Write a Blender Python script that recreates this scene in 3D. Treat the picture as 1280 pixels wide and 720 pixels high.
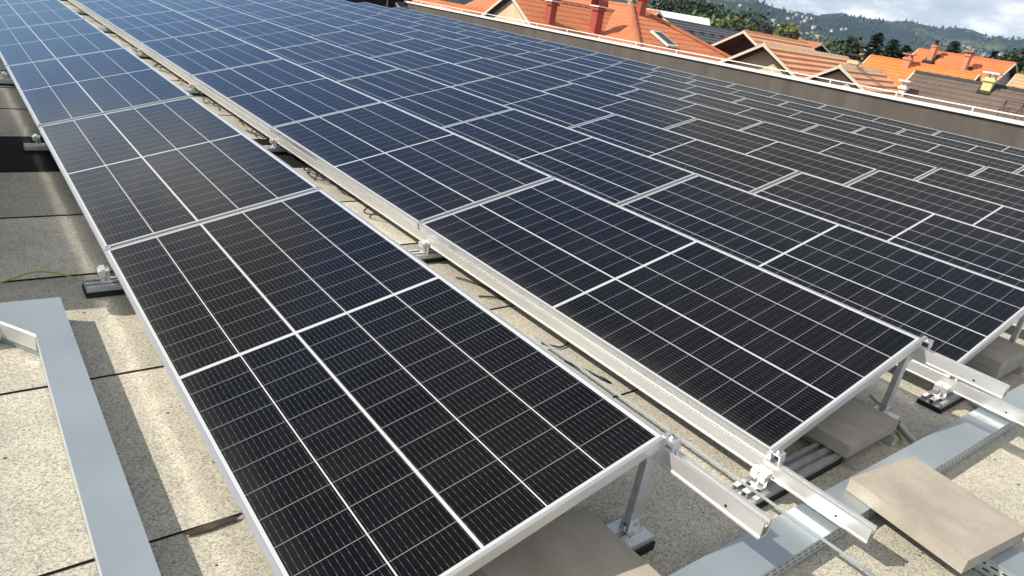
import bpy, math, random
from math import sin, cos, pi, radians, atan2, sqrt
from mathutils import Vector, Matrix, noise

R = random.Random(7)
for o in list(bpy.data.objects):
    bpy.data.objects.remove(o)
scene = bpy.context.scene
COL = scene.collection

# ------------------------------------------------------------------ camera
CAM = Vector((-0.4686, -0.9140, 1.3092))
YAW, PITCH, ROLL = 0.71935, -0.39146, 0.16965
cd = bpy.data.cameras.new('camera')
cam = bpy.data.objects.new('camera', cd); COL.objects.link(cam)
fwd = Vector((sin(YAW)*cos(PITCH), cos(YAW)*cos(PITCH), sin(PITCH)))
rt0 = Vector((cos(YAW), -sin(YAW), 0)); up0 = rt0.cross(fwd)
rt = rt0*cos(ROLL) + up0*sin(ROLL); up = up0*cos(ROLL) - rt0*sin(ROLL)
cam.matrix_world = Matrix(((rt.x, up.x, -fwd.x, CAM.x), (rt.y, up.y, -fwd.y, CAM.y), (rt.z, up.z, -fwd.z, CAM.z), (0, 0, 0, 1)))
cd.sensor_width = 36; cd.lens = 24.278; cd.clip_start = 0.05; cd.clip_end = 20000
scene.camera = cam

# ------------------------------------------------------------------ sky, sun, exposure
SUN = Vector((-1.07, 0.60, 1.0)).normalized()
world = bpy.data.worlds.new('World'); scene.world = world; world.use_nodes = True
nt = world.node_tree; N = nt.nodes; Lk = nt.links
for n in list(N): N.remove(n)
out = N.new('ShaderNodeOutputWorld'); bg = N.new('ShaderNodeBackground'); bg.inputs['Strength'].default_value = 0.085
sky = N.new('ShaderNodeTexSky'); sky.sky_type = 'NISHITA'; sky.sun_disc = False
sky.sun_elevation = math.asin(SUN.z); sky.sun_rotation = atan2(SUN.x, SUN.y)
sky.air_density = 1.0; sky.dust_density = 0.25; sky.ozone_density = 2.5; sky.altitude = 500

def nmath(N, Lk, op, a, b=None, c=None, clamp=False):
    n = N.new('ShaderNodeMath'); n.operation = op; n.use_clamp = clamp
    for i, v in enumerate((a, b, c)):
        if v is None: continue
        if isinstance(v, (int, float)): n.inputs[i].default_value = v
        else: Lk.new(v, n.inputs[i])
    return n.outputs[0]

tc = N.new('ShaderNodeTexCoord'); sp = N.new('ShaderNodeSeparateXYZ'); Lk.new(tc.outputs['Generated'], sp.inputs[0])
M_ = lambda op, a, b=None, c=None, clamp=False: nmath(N, Lk, op, a, b, c, clamp)
zz = M_('ADD', M_('MAXIMUM', sp.outputs['Z'], 0.0), 0.16)
cx = M_('DIVIDE', sp.outputs['X'], zz); cy = M_('DIVIDE', sp.outputs['Y'], zz)
cb = N.new('ShaderNodeCombineXYZ'); Lk.new(cx, cb.inputs[0]); Lk.new(cy, cb.inputs[1])
nz = N.new('ShaderNodeTexNoise'); nz.inputs['Scale'].default_value = 0.85; nz.inputs['Detail'].default_value = 9; nz.inputs['Roughness'].default_value = 0.55
nz.inputs['Distortion'].default_value = 0.25
Lk.new(cb.outputs[0], nz.inputs['Vector'])
# cloud cover: broken cloud behind and above, open blue towards the north-east, one cloud low in the north and a bank in the east
def toward(v, lo, hi_):
    v = Vector(v).normalized()
    d = M_('ADD', M_('ADD', M_('MULTIPLY', sp.outputs['X'], v.x), M_('MULTIPLY', sp.outputs['Y'], v.y)), M_('MULTIPLY', sp.outputs['Z'], v.z))
    mr = N.new('ShaderNodeMapRange'); mr.interpolation_type = 'SMOOTHSTEP'; Lk.new(d, mr.inputs[0]); mr.inputs[1].default_value = lo; mr.inputs[2].default_value = hi_
    return mr.outputs[0]
front = M_('ADD', M_('MULTIPLY', sp.outputs['X'], .42), M_('MULTIPLY', sp.outputs['Y'], .91))
cov = M_('ADD', nz.outputs['Fac'], M_('MULTIPLY', front, -.13))
cov = M_('ADD', cov, M_('MULTIPLY', M_('MAXIMUM', M_('SUBTRACT', sp.outputs['Z'], .25), 0.), .48))
cov = M_('ADD', cov, M_('MULTIPLY', toward((-.04, .93, .37), .955, .995), .24))
cov = M_('ADD', cov, M_('MULTIPLY', toward((.90, .40, .22), .86, .965), .30))
ramp = N.new('ShaderNodeValToRGB'); Lk.new(cov, ramp.inputs[0])
ramp.color_ramp.elements[0].position = 0.53; ramp.color_ramp.elements[0].color = (0, 0, 0, 1)
ramp.color_ramp.elements[1].position = 0.70; ramp.color_ramp.elements[1].color = (1, 1, 1, 1)
n2 = N.new('ShaderNodeTexNoise'); n2.inputs['Scale'].default_value = 7.0; n2.inputs['Detail'].default_value = 8; n2.inputs['Roughness'].default_value = 0.6
mp = N.new('ShaderNodeMapping'); mp.inputs['Scale'].default_value = (1, 1, 2.6); Lk.new(tc.outputs['Generated'], mp.inputs[0]); Lk.new(mp.outputs[0], n2.inputs['Vector'])
r2 = N.new('ShaderNodeValToRGB'); Lk.new(n2.outputs['Fac'], r2.inputs[0])
r2.color_ramp.elements[0].position = 0.40; r2.color_ramp.elements[0].color = (6.0, 6.8, 7.6, 1)
r2.color_ramp.elements[1].position = 0.64; r2.color_ramp.elements[1].color = (14.5, 14.2, 13.4, 1)
e = r2.color_ramp.elements.new(0.53); e.color = (8.2, 8.8, 9.2, 1)
hi = M_('MULTIPLY', M_('SUBTRACT', sp.outputs['Z'], 0.16, None, True), 3.0, None, True)   # high cloud decks show their grey undersides
dk = N.new('ShaderNodeMix'); dk.data_type = 'RGBA'; Lk.new(hi, dk.inputs['Factor']); Lk.new(r2.outputs['Color'], dk.inputs['A'])
bk = N.new('ShaderNodeMix'); bk.data_type = 'RGBA'; Lk.new(M_('ADD', M_('MULTIPLY', front, .9), .45, None, True), bk.inputs['Factor']); bk.inputs['A'].default_value = (7.8, 7.7, 7.4, 1); bk.inputs['B'].default_value = (2.7, 2.65, 2.6, 1)
Lk.new(bk.outputs['Result'], dk.inputs['B'])
deep = N.new('ShaderNodeMix'); deep.data_type = 'RGBA'; deep.blend_type = 'MULTIPLY'; deep.inputs['Factor'].default_value = 1; Lk.new(sky.outputs['Color'], deep.inputs['A']); deep.inputs['B'].default_value = (.79, .93, 1.14, 1)
mx = N.new('ShaderNodeMix'); mx.data_type = 'RGBA'
Lk.new(ramp.outputs['Color'], mx.inputs['Factor']); Lk.new(deep.outputs['Result'], mx.inputs['A']); Lk.new(dk.outputs['Result'], mx.inputs['B'])
Lk.new(mx.outputs['Result'], bg.inputs['Color']); Lk.new(bg.outputs[0], out.inputs['Surface'])

sl = bpy.data.lights.new('sun', 'SUN'); sl.energy = 4.2; sl.angle = radians(0.5); sl.color = (1.0, 0.92, 0.78)
so = bpy.data.objects.new('sun', sl); COL.objects.link(so); so.rotation_euler = (-SUN).to_track_quat('-Z', 'Y').to_euler()
so.location = (0, 0, 40)
scene.view_settings.view_transform = 'Standard'; scene.view_settings.look = 'None'
scene.view_settings.gamma = 1; scene.view_settings.use_curve_mapping = False
scene.view_settings.exposure = 0.5
scene.render.engine = 'CYCLES'
scene.cycles.caustics_reflective = True; scene.cycles.blur_glossy = 0.0
scene.cycles.max_bounces = 8; scene.cycles.glossy_bounces = 4; scene.cycles.diffuse_bounces = 4

# ------------------------------------------------------------------ helpers
def ordw(n):
    return ['first', 'second', 'third', 'fourth', 'fifth', 'sixth', 'seventh', 'eighth', 'ninth', 'tenth', 'eleventh', 'twelfth'][n]

def project(p):
    d = Vector(p) - CAM; z = d.dot(fwd)
    if z < 0.05: return None
    return (640 + 863.2*d.dot(rt)/z, 360 - 863.2*d.dot(up)/z)

class MB:
    """collects polygons (with optional uv) and links them as one mesh object"""
    def __init__(s): s.v = []; s.f = []; s.m = []; s.uv = []
    def poly(s, pts, m=0, uv=None):
        i = len(s.v); s.v += [tuple(p) for p in pts]; s.f.append(list(range(i, i+len(pts)))); s.m.append(m)
        s.uv += uv if uv else [(0, 0)]*len(pts)
    def box(s, a, b, m=0, T=None):
        x0, y0, z0 = a; x1, y1, z1 = b
        c = [(x0, y0, z0), (x1, y0, z0), (x1, y1, z0), (x0, y1, z0), (x0, y0, z1), (x1, y0, z1), (x1, y1, z1), (x0, y1, z1)]
        if T: c = [T @ Vector(p) for p in c]
        for q in ((3, 2, 1, 0), (4, 5, 6, 7), (0, 1, 5, 4), (1, 2, 6, 5), (2, 3, 7, 6), (3, 0, 4, 7)):
            P = [Vector(c[k]) for k in q]
            w = (P[1]-P[0]).length; h = (P[3]-P[0]).length
            s.poly(P, m, [(0, 0), (w, 0), (w, h), (0, h)])
    def prism(s, poly, z0, z1, m=0, T=None):
        n = len(poly); f = (lambda p: T @ Vector(p)) if T else (lambda p: Vector(p))
        s.poly([f((x, y, z1)) for x, y in poly], m); s.poly([f((x, y, z0)) for x, y in reversed(poly)], m)
        for i in range(n):
            a = poly[i]; b = poly[(i+1) % n]; w = math.hypot(b[0]-a[0], b[1]-a[1])
            s.poly([f((*a, z0)), f((*b, z0)), f((*b, z1)), f((*a, z1))], m, [(0, 0), (w, 0), (w, z1-z0), (0, z1-z0)])
    def tube(s, pts, r, n=8, m=0, caps=True):
        pts = [Vector(p) for p in pts]; rings = []
        for i, p in enumerate(pts):
            t = (pts[min(i+1, len(pts)-1)] - pts[max(i-1, 0)]).normalized()
            a = t.cross(Vector((0, 0, 1)))
            if a.length < 1e-3: a = t.cross(Vector((1, 0, 0)))
            a.normalize(); b = t.cross(a); rr = r[i] if isinstance(r, (list, tuple)) else r
            rings.append([p + a*rr*cos(2*pi*k/n) + b*rr*sin(2*pi*k/n) for k in range(n)])
        i0 = len(s.v)
        for rg in rings: s.v += [tuple(p) for p in rg]
        for i in range(len(rings)-1):
            for k in range(n):
                a = i0+i*n+k; b = i0+i*n+(k+1) % n
                s.f.append([a, a+n, b+n, b]); s.m.append(m); s.uv += [(0, 0)]*4
        if caps:
            s.f.append([i0+k for k in range(n)]); s.m.append(m); s.uv += [(0, 0)]*n
            s.f.append([i0+(len(rings)-1)*n+k for k in reversed(range(n))]); s.m.append(m); s.uv += [(0, 0)]*n
    def build(s, name, mats, parent=None, smooth=False, bevel=0, loc=None):
        me = bpy.data.meshes.new(name); me.from_pydata(s.v, [], s.f)
        if not isinstance(mats, (list, tuple)): mats = [mats]
        for mm in mats: me.materials.append(mm)
        me.polygons.foreach_set('material_index', s.m)
        ul = me.uv_layers.new(name='UVMap'); ul.data.foreach_set('uv', [c for u in s.uv for c in u])
        if smooth: me.polygons.foreach_set('use_smooth', [True]*len(s.f))
        me.update()
        o = bpy.data.objects.new(name, me); COL.objects.link(o)
        if parent: o.parent = parent
        if loc: o.location = loc
        if bevel:
            md = o.modifiers.new('bevel', 'BEVEL'); md.width = bevel; md.segments = 2; md.limit_method = 'ANGLE'
        return o

def tag(o, label=None, cat=None, group=None, kind=None):
    if label: o['label'] = label
    if cat: o['category'] = cat
    if group: o['group'] = group
    if kind: o['kind'] = kind
    return o
def thing(name, label, cat, loc=(0, 0, 0), rz=0, group=None):
    o = bpy.data.objects.new(name, None); COL.objects.link(o); o.location = loc; o.rotation_euler = (0, 0, rz); o.empty_display_size = 0.1
    return tag(o, label, cat, group)
def children_of(o): return [c for c in KIDS.get(o.name, [])]
KIDS = {}
def dup(root, kids, loc, rot=None, label=None):
    r = root.copy(); COL.objects.link(r); r.location = loc
    if rot: r.rotation_euler = rot
    if label: r['label'] = label
    for k, subs in kids:
        c = k.copy(); COL.objects.link(c); c.parent = r
        for g in subs:
            d = g.copy(); COL.objects.link(d); d.parent = c
    return r

# ------------------------------------------------------------------ materials
class Mat:
    def __init__(s, name, base=(.5, .5, .5), rough=.6, metal=0., spec=.5, ior=1.45):
        s.m = bpy.data.materials.new(name); s.m.use_nodes = True; t = s.m.node_tree; s.N = t.nodes; s.L = t.links
        s.b = s.N['Principled BSDF']; s.b.inputs['Base Color'].default_value = (*base, 1); s.b.inputs['Roughness'].default_value = rough
        s.b.inputs['Metallic'].default_value = metal; s.b.inputs['Specular IOR Level'].default_value = spec; s.b.inputs['IOR'].default_value = ior
    def math(s, op, a, b=None, c=None, clamp=False): return nmath(s.N, s.L, op, a, b, c, clamp)
    def coord(s, kind='Object', scale=None):
        t = s.N.new('ShaderNodeTexCoord'); o = t.outputs[kind]
        if scale:
            m = s.N.new('ShaderNodeMapping'); m.inputs['Scale'].default_value = scale; s.L.new(o, m.inputs[0]); o = m.outputs[0]
        return o
    def noise(s, vec, scale, detail=4, rough=.55, dist=0):
        n = s.N.new('ShaderNodeTexNoise'); n.inputs['Scale'].default_value = scale; n.inputs['Detail'].default_value = detail
        n.inputs['Roughness'].default_value = rough; n.inputs['Distortion'].default_value = dist; s.L.new(vec, n.inputs['Vector']); return n.outputs['Fac']
    def ramp(s, fac, stops):
        r = s.N.new('ShaderNodeValToRGB'); s.L.new(fac, r.inputs[0]); cr = r.color_ramp
        while len(cr.elements) < len(stops): cr.elements.new(.5)
        for el, (p, c) in zip(cr.elements, stops): el.position = p; el.color = (*c, 1) if len(c) == 3 else c
        return r.outputs['Color']
    def mix(s, fac, a, b, mode='MIX'):
        m = s.N.new('ShaderNodeMix'); m.data_type = 'RGBA'; m.blend_type = mode
        for k, v in (('Factor', fac), ('A', a), ('B', b)):
            if isinstance(v, (int, float)): m.inputs[k].default_value = v
            elif isinstance(v, tuple): m.inputs[k].default_value = (*v, 1)
            else: s.L.new(v, m.inputs[k])
        return m.outputs['Result']
    def color(s, c): s.L.new(c, s.b.inputs['Base Color']); return s
    def roughness(s, c): s.L.new(c, s.b.inputs['Roughness']); return s
    def bump(s, h, strength=.3, dist=.01):
        b = s.N.new('ShaderNodeBump'); b.inputs['Strength'].default_value = strength; b.inputs['Distance'].default_value = dist
        s.L.new(h, b.inputs['Height']); s.L.new(b.outputs[0], s.b.inputs['Normal']); return s

def mapped(a, lo, hi): return lo + (hi-lo)*a

# anodised aluminium
def metal(name, base, rough, met, scale=14, var=.12, streak=(1, 1, 1)):
    m = Mat(name, base, rough, met); n = m.noise(m.coord('Object', streak), scale, 5)
    d = tuple(x*(1-var) for x in base); l = tuple(min(1, x*(1+var)) for x in base)
    m.color(m.ramp(n, [(.3, d), (.7, l)])); m.roughness(m.ramp(n, [(.3, (rough-.03,)*3), (.7, (rough+.04,)*3)])); return m.m
ALU = metal('anodised_aluminium', (.64, .655, .66), .29, .72, 3, .02, (1, .2, 1))
ALU_BRIGHT = metal('mill_aluminium', (.72, .72, .71), .36, .65, 6, .03, (1, .1, 1))
ALU_STREAK = metal('streak_reflecting_aluminium', (.78, .78, .77), .17, .9, 6, .02, (1, .1, 1))  # extra polish added to one unseen rail so it throws a sun streak
ALU_DULL = metal('weathered_aluminium', (.55, .56, .57), .45, .7, 20, .15)
STEEL = metal('stainless_steel', (.62, .62, .62), .25, 1.0, 30, .1)
GALV = metal('galvanised_sheet', (.43, .485, .515), .42, .65, 3, .07)
RUB = Mat('black_rubber', (.012, .012, .012), .75); RUB = RUB.m
STRIPM = metal('dull_zinc_strip', (.33, .38, .41), .5, .4, 8, .06)
DARKHOLE = Mat('dark_hole', (.01, .01, .01), .8).m
BLACKCABLE = Mat('black_cable', (.015, .015, .016), .45).m
EARTH = Mat('earth_wire', (.30, .32, .03), .5); EARTH = EARTH.m
GREYPVC = Mat('grey_conduit_plastic', (.5, .5, .49), .5).m

# slotted side wall of the cable tray (uv in metres)
def slotted():
    m = Mat('slotted_galvanised_side', (.60, .655, .69), .4, .6)
    uv = m.coord('UV'); s = m.N.new('ShaderNodeSeparateXYZ'); m.L.new(uv, s.inputs[0]); u, v = s.outputs[0], s.outputs[1]
    tot = None
    for (v0, off) in ((.018, 0.), (.038, .5)):
        a = m.math('FRACT', m.math('ADD', m.math('DIVIDE', u, .034), off))
        inu = m.math('MULTIPLY', m.math('GREATER_THAN', a, .2), m.math('LESS_THAN', a, .8))
        inv = m.math('LESS_THAN', m.math('ABSOLUTE', m.math('SUBTRACT', v, v0)), .0033)
        k = m.math('MULTIPLY', inu, inv); tot = k if tot is None else m.math('MAXIMUM', tot, k)
    m.color(m.mix(tot, (.60, .655, .69), (.015, .015, .015))); m.L.new(m.math('MULTIPLY', m.math('SUBTRACT', 1.0, tot), .6), m.b.inputs['Metallic'])
    return m.m
SLOT = slotted()

# concrete paver
def concrete():
    m = Mat('concrete_paver', rough=.9); v = m.coord('Object')
    n = m.noise(v, 5, 6, .6); f = m.noise(v, 160, 3, .6)
    c = m.ramp(n, [(.3, (.36, .325, .275)), (.7, (.46, .42, .36))])
    c = m.mix(m.math('MULTIPLY', m.ramp(f, [(.45, (0, 0, 0)), (.75, (1, 1, 1))]), .35), c, (.20, .18, .155))
    st = m.noise(v, 2.1, 5, .6, .8); c = m.mix(.5, c, m.ramp(st, [(.38, (.60, .58, .55)), (.58, (1, 1, 1))]), 'MULTIPLY')
    pit = m.noise(v, 75, 2, .5); c = m.mix(m.math('MULTIPLY', m.math('GREATER_THAN', pit, .72), .35), c, (.14, .125, .105))
    m.color(c).bump(m.math('ADD', f, m.math('MULTIPLY', n, .8)), .5, .003); return m.m
CONC = concrete()

# mineral roofing felt
def felt():
    m = Mat('mineral_roofing_felt', rough=.95); v = m.coord('Object')
    g = m.noise(v, 150, 2, .7); g2 = m.noise(v, 420, 2, .6); big = m.noise(v, 1.1, 5, .6, .4); mid = m.noise(v, 7, 4, .6)
    oi = m.N.new('ShaderNodeAttribute'); oi.attribute_name = 'sheet_tint'; oi.attribute_type = 'GEOMETRY'
    vo = m.N.new('ShaderNodeTexVoronoi'); vo.inputs['Scale'].default_value = 210; m.L.new(v, vo.inputs['Vector'])
    vs = m.N.new('ShaderNodeSeparateColor'); m.L.new(vo.outputs['Color'], vs.inputs[0]); gr = vs.outputs[0]
    c = m.ramp(g, [(.30, (.20, .19, .17)), (.42, (.42, .40, .355)), (.60, (.56, .535, .475)), (.8, (.68, .65, .58))])
    c = m.mix(.52, c, m.ramp(gr, [(.10, (.05, .047, .043)), (.26, (.34, .345, .31)), (.6, (.58, .555, .49)), (.95, (.82, .79, .71))]))
    c = m.mix(.25, c, m.ramp(g2, [(.35, (.22, .21, .19)), (.65, (.72, .69, .61))]))
    spk = m.noise(v, 34, 2, .5); c = m.mix(m.math('GREATER_THAN', spk, .745), c, (.06, .055, .05))
    c = m.mix(.55, c, m.ramp(big, [(.32, (.58, .57, .55)), (.62, (1.0, .985, .95))]), 'MULTIPLY')
    c = m.mix(.35, c, m.ramp(mid, [(.3, (.6, .59, .57)), (.6, (1, 1, 1))]), 'MULTIPLY')
    c = m.mix(1., c, oi.outputs['Color'], 'MULTIPLY')
    m.color(c).bump(g, .5, .003); return m.m
FELT = felt()
def bitumen():
    m = Mat('bare_bitumen', rough=.92, spec=.2); v = m.coord('Object'); n = m.noise(v, 6, 6, .65)
    m.color(m.ramp(n, [(.3, (.006, .0055, .005)), (.75, (.018, .015, .012))])).bump(m.noise(v, 40, 3), .25, .004); return m.m
BITUMEN = bitumen()

# photovoltaic glass: 5 columns x 22 half cells, uv in metres
PW, PL, PT = 1.0405, 2.384, 0.035
def pvglass():
    m = Mat('solar_cell_glass', rough=.09, spec=.27, ior=1.5); m.b.inputs['Specular Tint'].default_value = (.90, .95, 1.0, 1)
    s = m.N.new('ShaderNodeSeparateXYZ'); m.L.new(m.coord('UV'), s.inputs[0]); u, v = s.outputs[0], s.outputs[1]
    mar = .021; cw = (PW-2*mar)/5; hg = .016; rh = (PL-2*mar-hg)/22
    uu = m.math('DIVIDE', m.math('SUBTRACT', u, mar), cw)
    # rows: fold the two halves about the middle
    vf = m.math('SUBTRACT', m.math('ABSOLUTE', m.math('SUBTRACT', v, PL/2)), hg/2)
    vv = m.math('DIVIDE', vf, rh)
    def near(x, w, period):   # 1 within w/2 of a whole multiple
        d = m.math('ABSOLUTE', m.math('SUBTRACT', x, m.math('ROUND', x)))
        return m.math('LESS_THAN', d, w/2/period)
    col = near(uu, .0042, cw)
    thick = m.math('LESS_THAN', m.math('ABSOLUTE', m.math('SUBTRACT', uu, 2.0)), .0048/cw)
    row = near(vv, .0022, rh)
    mid = m.math('LESS_THAN', vf, 0.0)
    outu = m.math('LESS_THAN', m.math('MINIMUM', uu, m.math('SUBTRACT', 5.0, uu)), .0)
    outv = m.math('GREATER_THAN', vv, 11.0)
    bus = near(m.math('ADD', m.math('MULTIPLY', uu, 12.0), .5), .0009, cw/12)
    pad = m.math('LESS_THAN', m.math('ABSOLUTE', m.math('SUBTRACT', m.math('FRACT', vv), .5)), .42)
    white = m.math('MAXIMUM', m.math('MAXIMUM', col, thick), m.math('MAXIMUM', mid, m.math('MAXIMUM', outu, outv)))
    ob = m.N.new('ShaderNodeObjectInfo')
    geo = m.coord('Object')
    # small tone differences from cell to cell
    cb = m.N.new('ShaderNodeCombineXYZ'); m.L.new(m.math('FLOOR', uu), cb.inputs[0]); m.L.new(m.math('FLOOR', m.math('DIVIDE', v, rh)), cb.inputs[1]); m.L.new(m.math('MULTIPLY', ob.outputs['Random'], 97.0), cb.inputs[2])
    wn = m.N.new('ShaderNodeTexWhiteNoise'); m.L.new(cb.outputs[0], wn.inputs['Vector'])
    cell = m.ramp(wn.outputs['Value'], [(0, (.0024, .0023, .0028)), (1, (.0046, .0044, .0052))])
    pads = m.math('LESS_THAN', m.math('FRACT', m.math('ADD', m.math('MULTIPLY', vv, 3.0), .5)), .34)
    c = m.mix(bus, cell, m.mix(pads, (.062, .062, .065), (.15, .152, .157)))
    c = m.mix(row, c, (.20, .205, .215))
    c = m.mix(white, c, (.47, .49, .51))
    dust = m.noise(geo, 2.2, 6, .65, .3)
    sp_ = m.noise(geo, 190, 2, .5)
    edge = m.math('MULTIPLY', m.math('SUBTRACT', 1.0, m.math('DIVIDE', u, .10), None, True), m.math('MULTIPLY', dust, .10))
    c = m.mix(edge, c, (.30, .27, .22))
    c = m.mix(m.math('MULTIPLY', ob.outputs['Random'], .006), c, (.32, .33, .36))
    spots = m.math('MULTIPLY', m.math('GREATER_THAN', sp_, .765), .25)
    c = m.mix(m.math('MULTIPLY', m.ramp(dust, [(.4, (0, 0, 0)), (.8, (1, 1, 1))]), .012), c, (.34, .32, .28))
    c = m.mix(spots, c, (.4, .38, .34))
    m.color(c)
    m.roughness(m.math('ADD', m.math('ADD', .045, m.math('MULTIPLY', ob.outputs['Random'], .03)), m.math('MULTIPLY', dust, .10)))
    n = m.noise(geo, 1.3, 2, .5)
    m.bump(n, .035, .02)
    return m.m
PV = pvglass()
BACK = Mat('white_backsheet', (.6, .6, .6), .6).m

def render_wall(name, a, b, streak=True):
    m = Mat(name, rough=.9); v = m.coord('Object', (1, 1, .12) if streak else (1, 1, 1)); n = m.noise(v, 2.2, 6, .65); f = m.noise(m.coord('Object'), 26, 4)
    k = m.noise(m.coord('Object'), .35, 4)
    c = m.ramp(n, [(.3, a), (.7, b)]); c = m.mix(.4, c, m.ramp(k, [(.3, (.62, .6, .58)), (.7, (1.1, 1.08, 1.05))]), 'MULTIPLY')
    m.color(m.mix(.25, c, m.ramp(f, [(.35, (.8, .8, .8)), (.65, (1.1, 1.1, 1.1))]), 'MULTIPLY')).bump(f, .12, .004); return m.m
PARAPET = render_wall('brown_grey_render', (.078, .068, .058), (.122, .107, .093))
CAPM = metal('white_coated_sheet', (.78, .77, .74), .45, .1, 3, .06)
WHITEPIPE = Mat('white_painted_pipe', (.74, .72, .69), .45).m
CREAM = render_wall('cream_render', (.60, .47, .30), (.72, .58, .39))
WHITEW = render_wall('white_render', (.60, .58, .54), (.74, .72, .68))
GREYW = render_wall('grey_render', (.30, .29, .27), (.42, .40, .38))
YELW = render_wall('yellow_render', (.66, .60, .26), (.74, .68, .34))
REDBRICK = render_wall('red_brick_chimney', (.30, .06, .04), (.42, .095, .065), False)
ORBRICK = render_wall('orange_brick_chimney', (.52, .22, .12), (.62, .30, .18), False)
WOOD = Mat('pale_weathered_wood', (.62, .54, .44), .7).m
DARKWOOD_SHADE = Mat('dark_wood_and_shade', (.045, .032, .024), .7).m  # dark timber, also the painted shade on two gable walls
GLASSW = Mat('window_glass', (.03, .04, .05), .08).m
SOIL = Mat('chimney_soot_metal', (.03, .03, .03), .6).m

def tiles(name, cols, tile=(.25, .34), contrast=1.):
    """roof tiles, uv in metres: u along the ridge, v up the slope"""
    m = Mat(name, rough=.75)
    br = m.N.new('ShaderNodeTexBrick'); m.L.new(m.coord('UV'), br.inputs['Vector']); br.inputs['Scale'].default_value = 1
    br.inputs['Brick Width'].default_value = tile[0]; br.inputs['Row Height'].default_value = tile[1]; br.offset = 0.5
    br.inputs['Mortar Size'].default_value = .016; br.inputs['Mortar Smooth'].default_value = .3; br.inputs['Bias'].default_value = 0
    br.inputs['Color1'].default_value = (*cols[0], 1); br.inputs['Color2'].default_value = (*cols[1], 1); br.inputs['Mortar'].default_value = (*[x*.45 for x in cols[0]], 1)
    n = m.noise(m.coord('Object'), .55, 5, .6); f = m.noise(m.coord('Object'), 4.5, 4, .6)
    c = m.mix(.55*contrast, br.outputs['Color'], m.ramp(n, [(.3, cols[2]), (.7, cols[1])]))
    c = m.mix(.4, c, m.ramp(f, [(.3, (.62, .6, .58)), (.65, (1.05, 1.05, 1.05))]), 'MULTIPLY')
    m.color(c).bump(br.outputs['Fac'], -.6, .02); return m.m
T_CORAL = tiles('coral_clay_tiles', ((.56, .185, .085), (.64, .23, .11), (.47, .15, .07)))
T_ORANGE = tiles('bright_orange_tiles', ((.76, .225, .055), (.82, .27, .075), (.68, .19, .05)), (.22, .36))
T_ORANGE2 = tiles('orange_red_tiles', ((.64, .19, .07), (.71, .225, .085), (.55, .16, .06)))
T_STRIPE = tiles('old_orange_pantiles', ((.76, .38, .21), (.82, .45, .27), (.66, .30, .16)), (.22, .36), 1.)
T_BROWN = tiles('brown_concrete_tiles', ((.145, .105, .085), (.185, .14, .115), (.12, .09, .075)), (.3, .36))
T_SLATE = tiles('grey_shingles', ((.10, .115, .125), (.125, .14, .15), (.085, .095, .105)), (.4, .3))
T_DARK = tiles('dark_grey_tiles', ((.05, .055, .06), (.07, .075, .08), (.045, .048, .05)))
T_WHITE = Mat('pale_sheet_roof', (.72, .72, .70), .5).m

def leafmat(name, a, b):
    m = Mat(name, rough=.7); n = m.noise(m.coord('Object'), 1.6, 4, .6); f = m.noise(m.coord('Object'), 9, 2)
    m.color(m.mix(.4, m.ramp(n, [(.3, a), (.7, b)]), m.ramp(f, [(.35, a), (.65, b)]))); return m.m
L_FIR = leafmat('fir_needles', (.016, .034, .018), (.038, .068, .026))
L_DARK = leafmat('dark_leaves', (.022, .040, .018), (.050, .080, .028))
L_GREEN = leafmat('green_leaves', (.055, .085, .022), (.125, .16, .045))
L_YEL = leafmat('yellow_green_leaves', (.12, .14, .03), (.22, .22, .06))
L_PALE = leafmat('silver_leaves', (.15, .18, .15), (.28, .31, .26))
BARK = Mat('bark', (.06, .045, .033), .9).m

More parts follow.
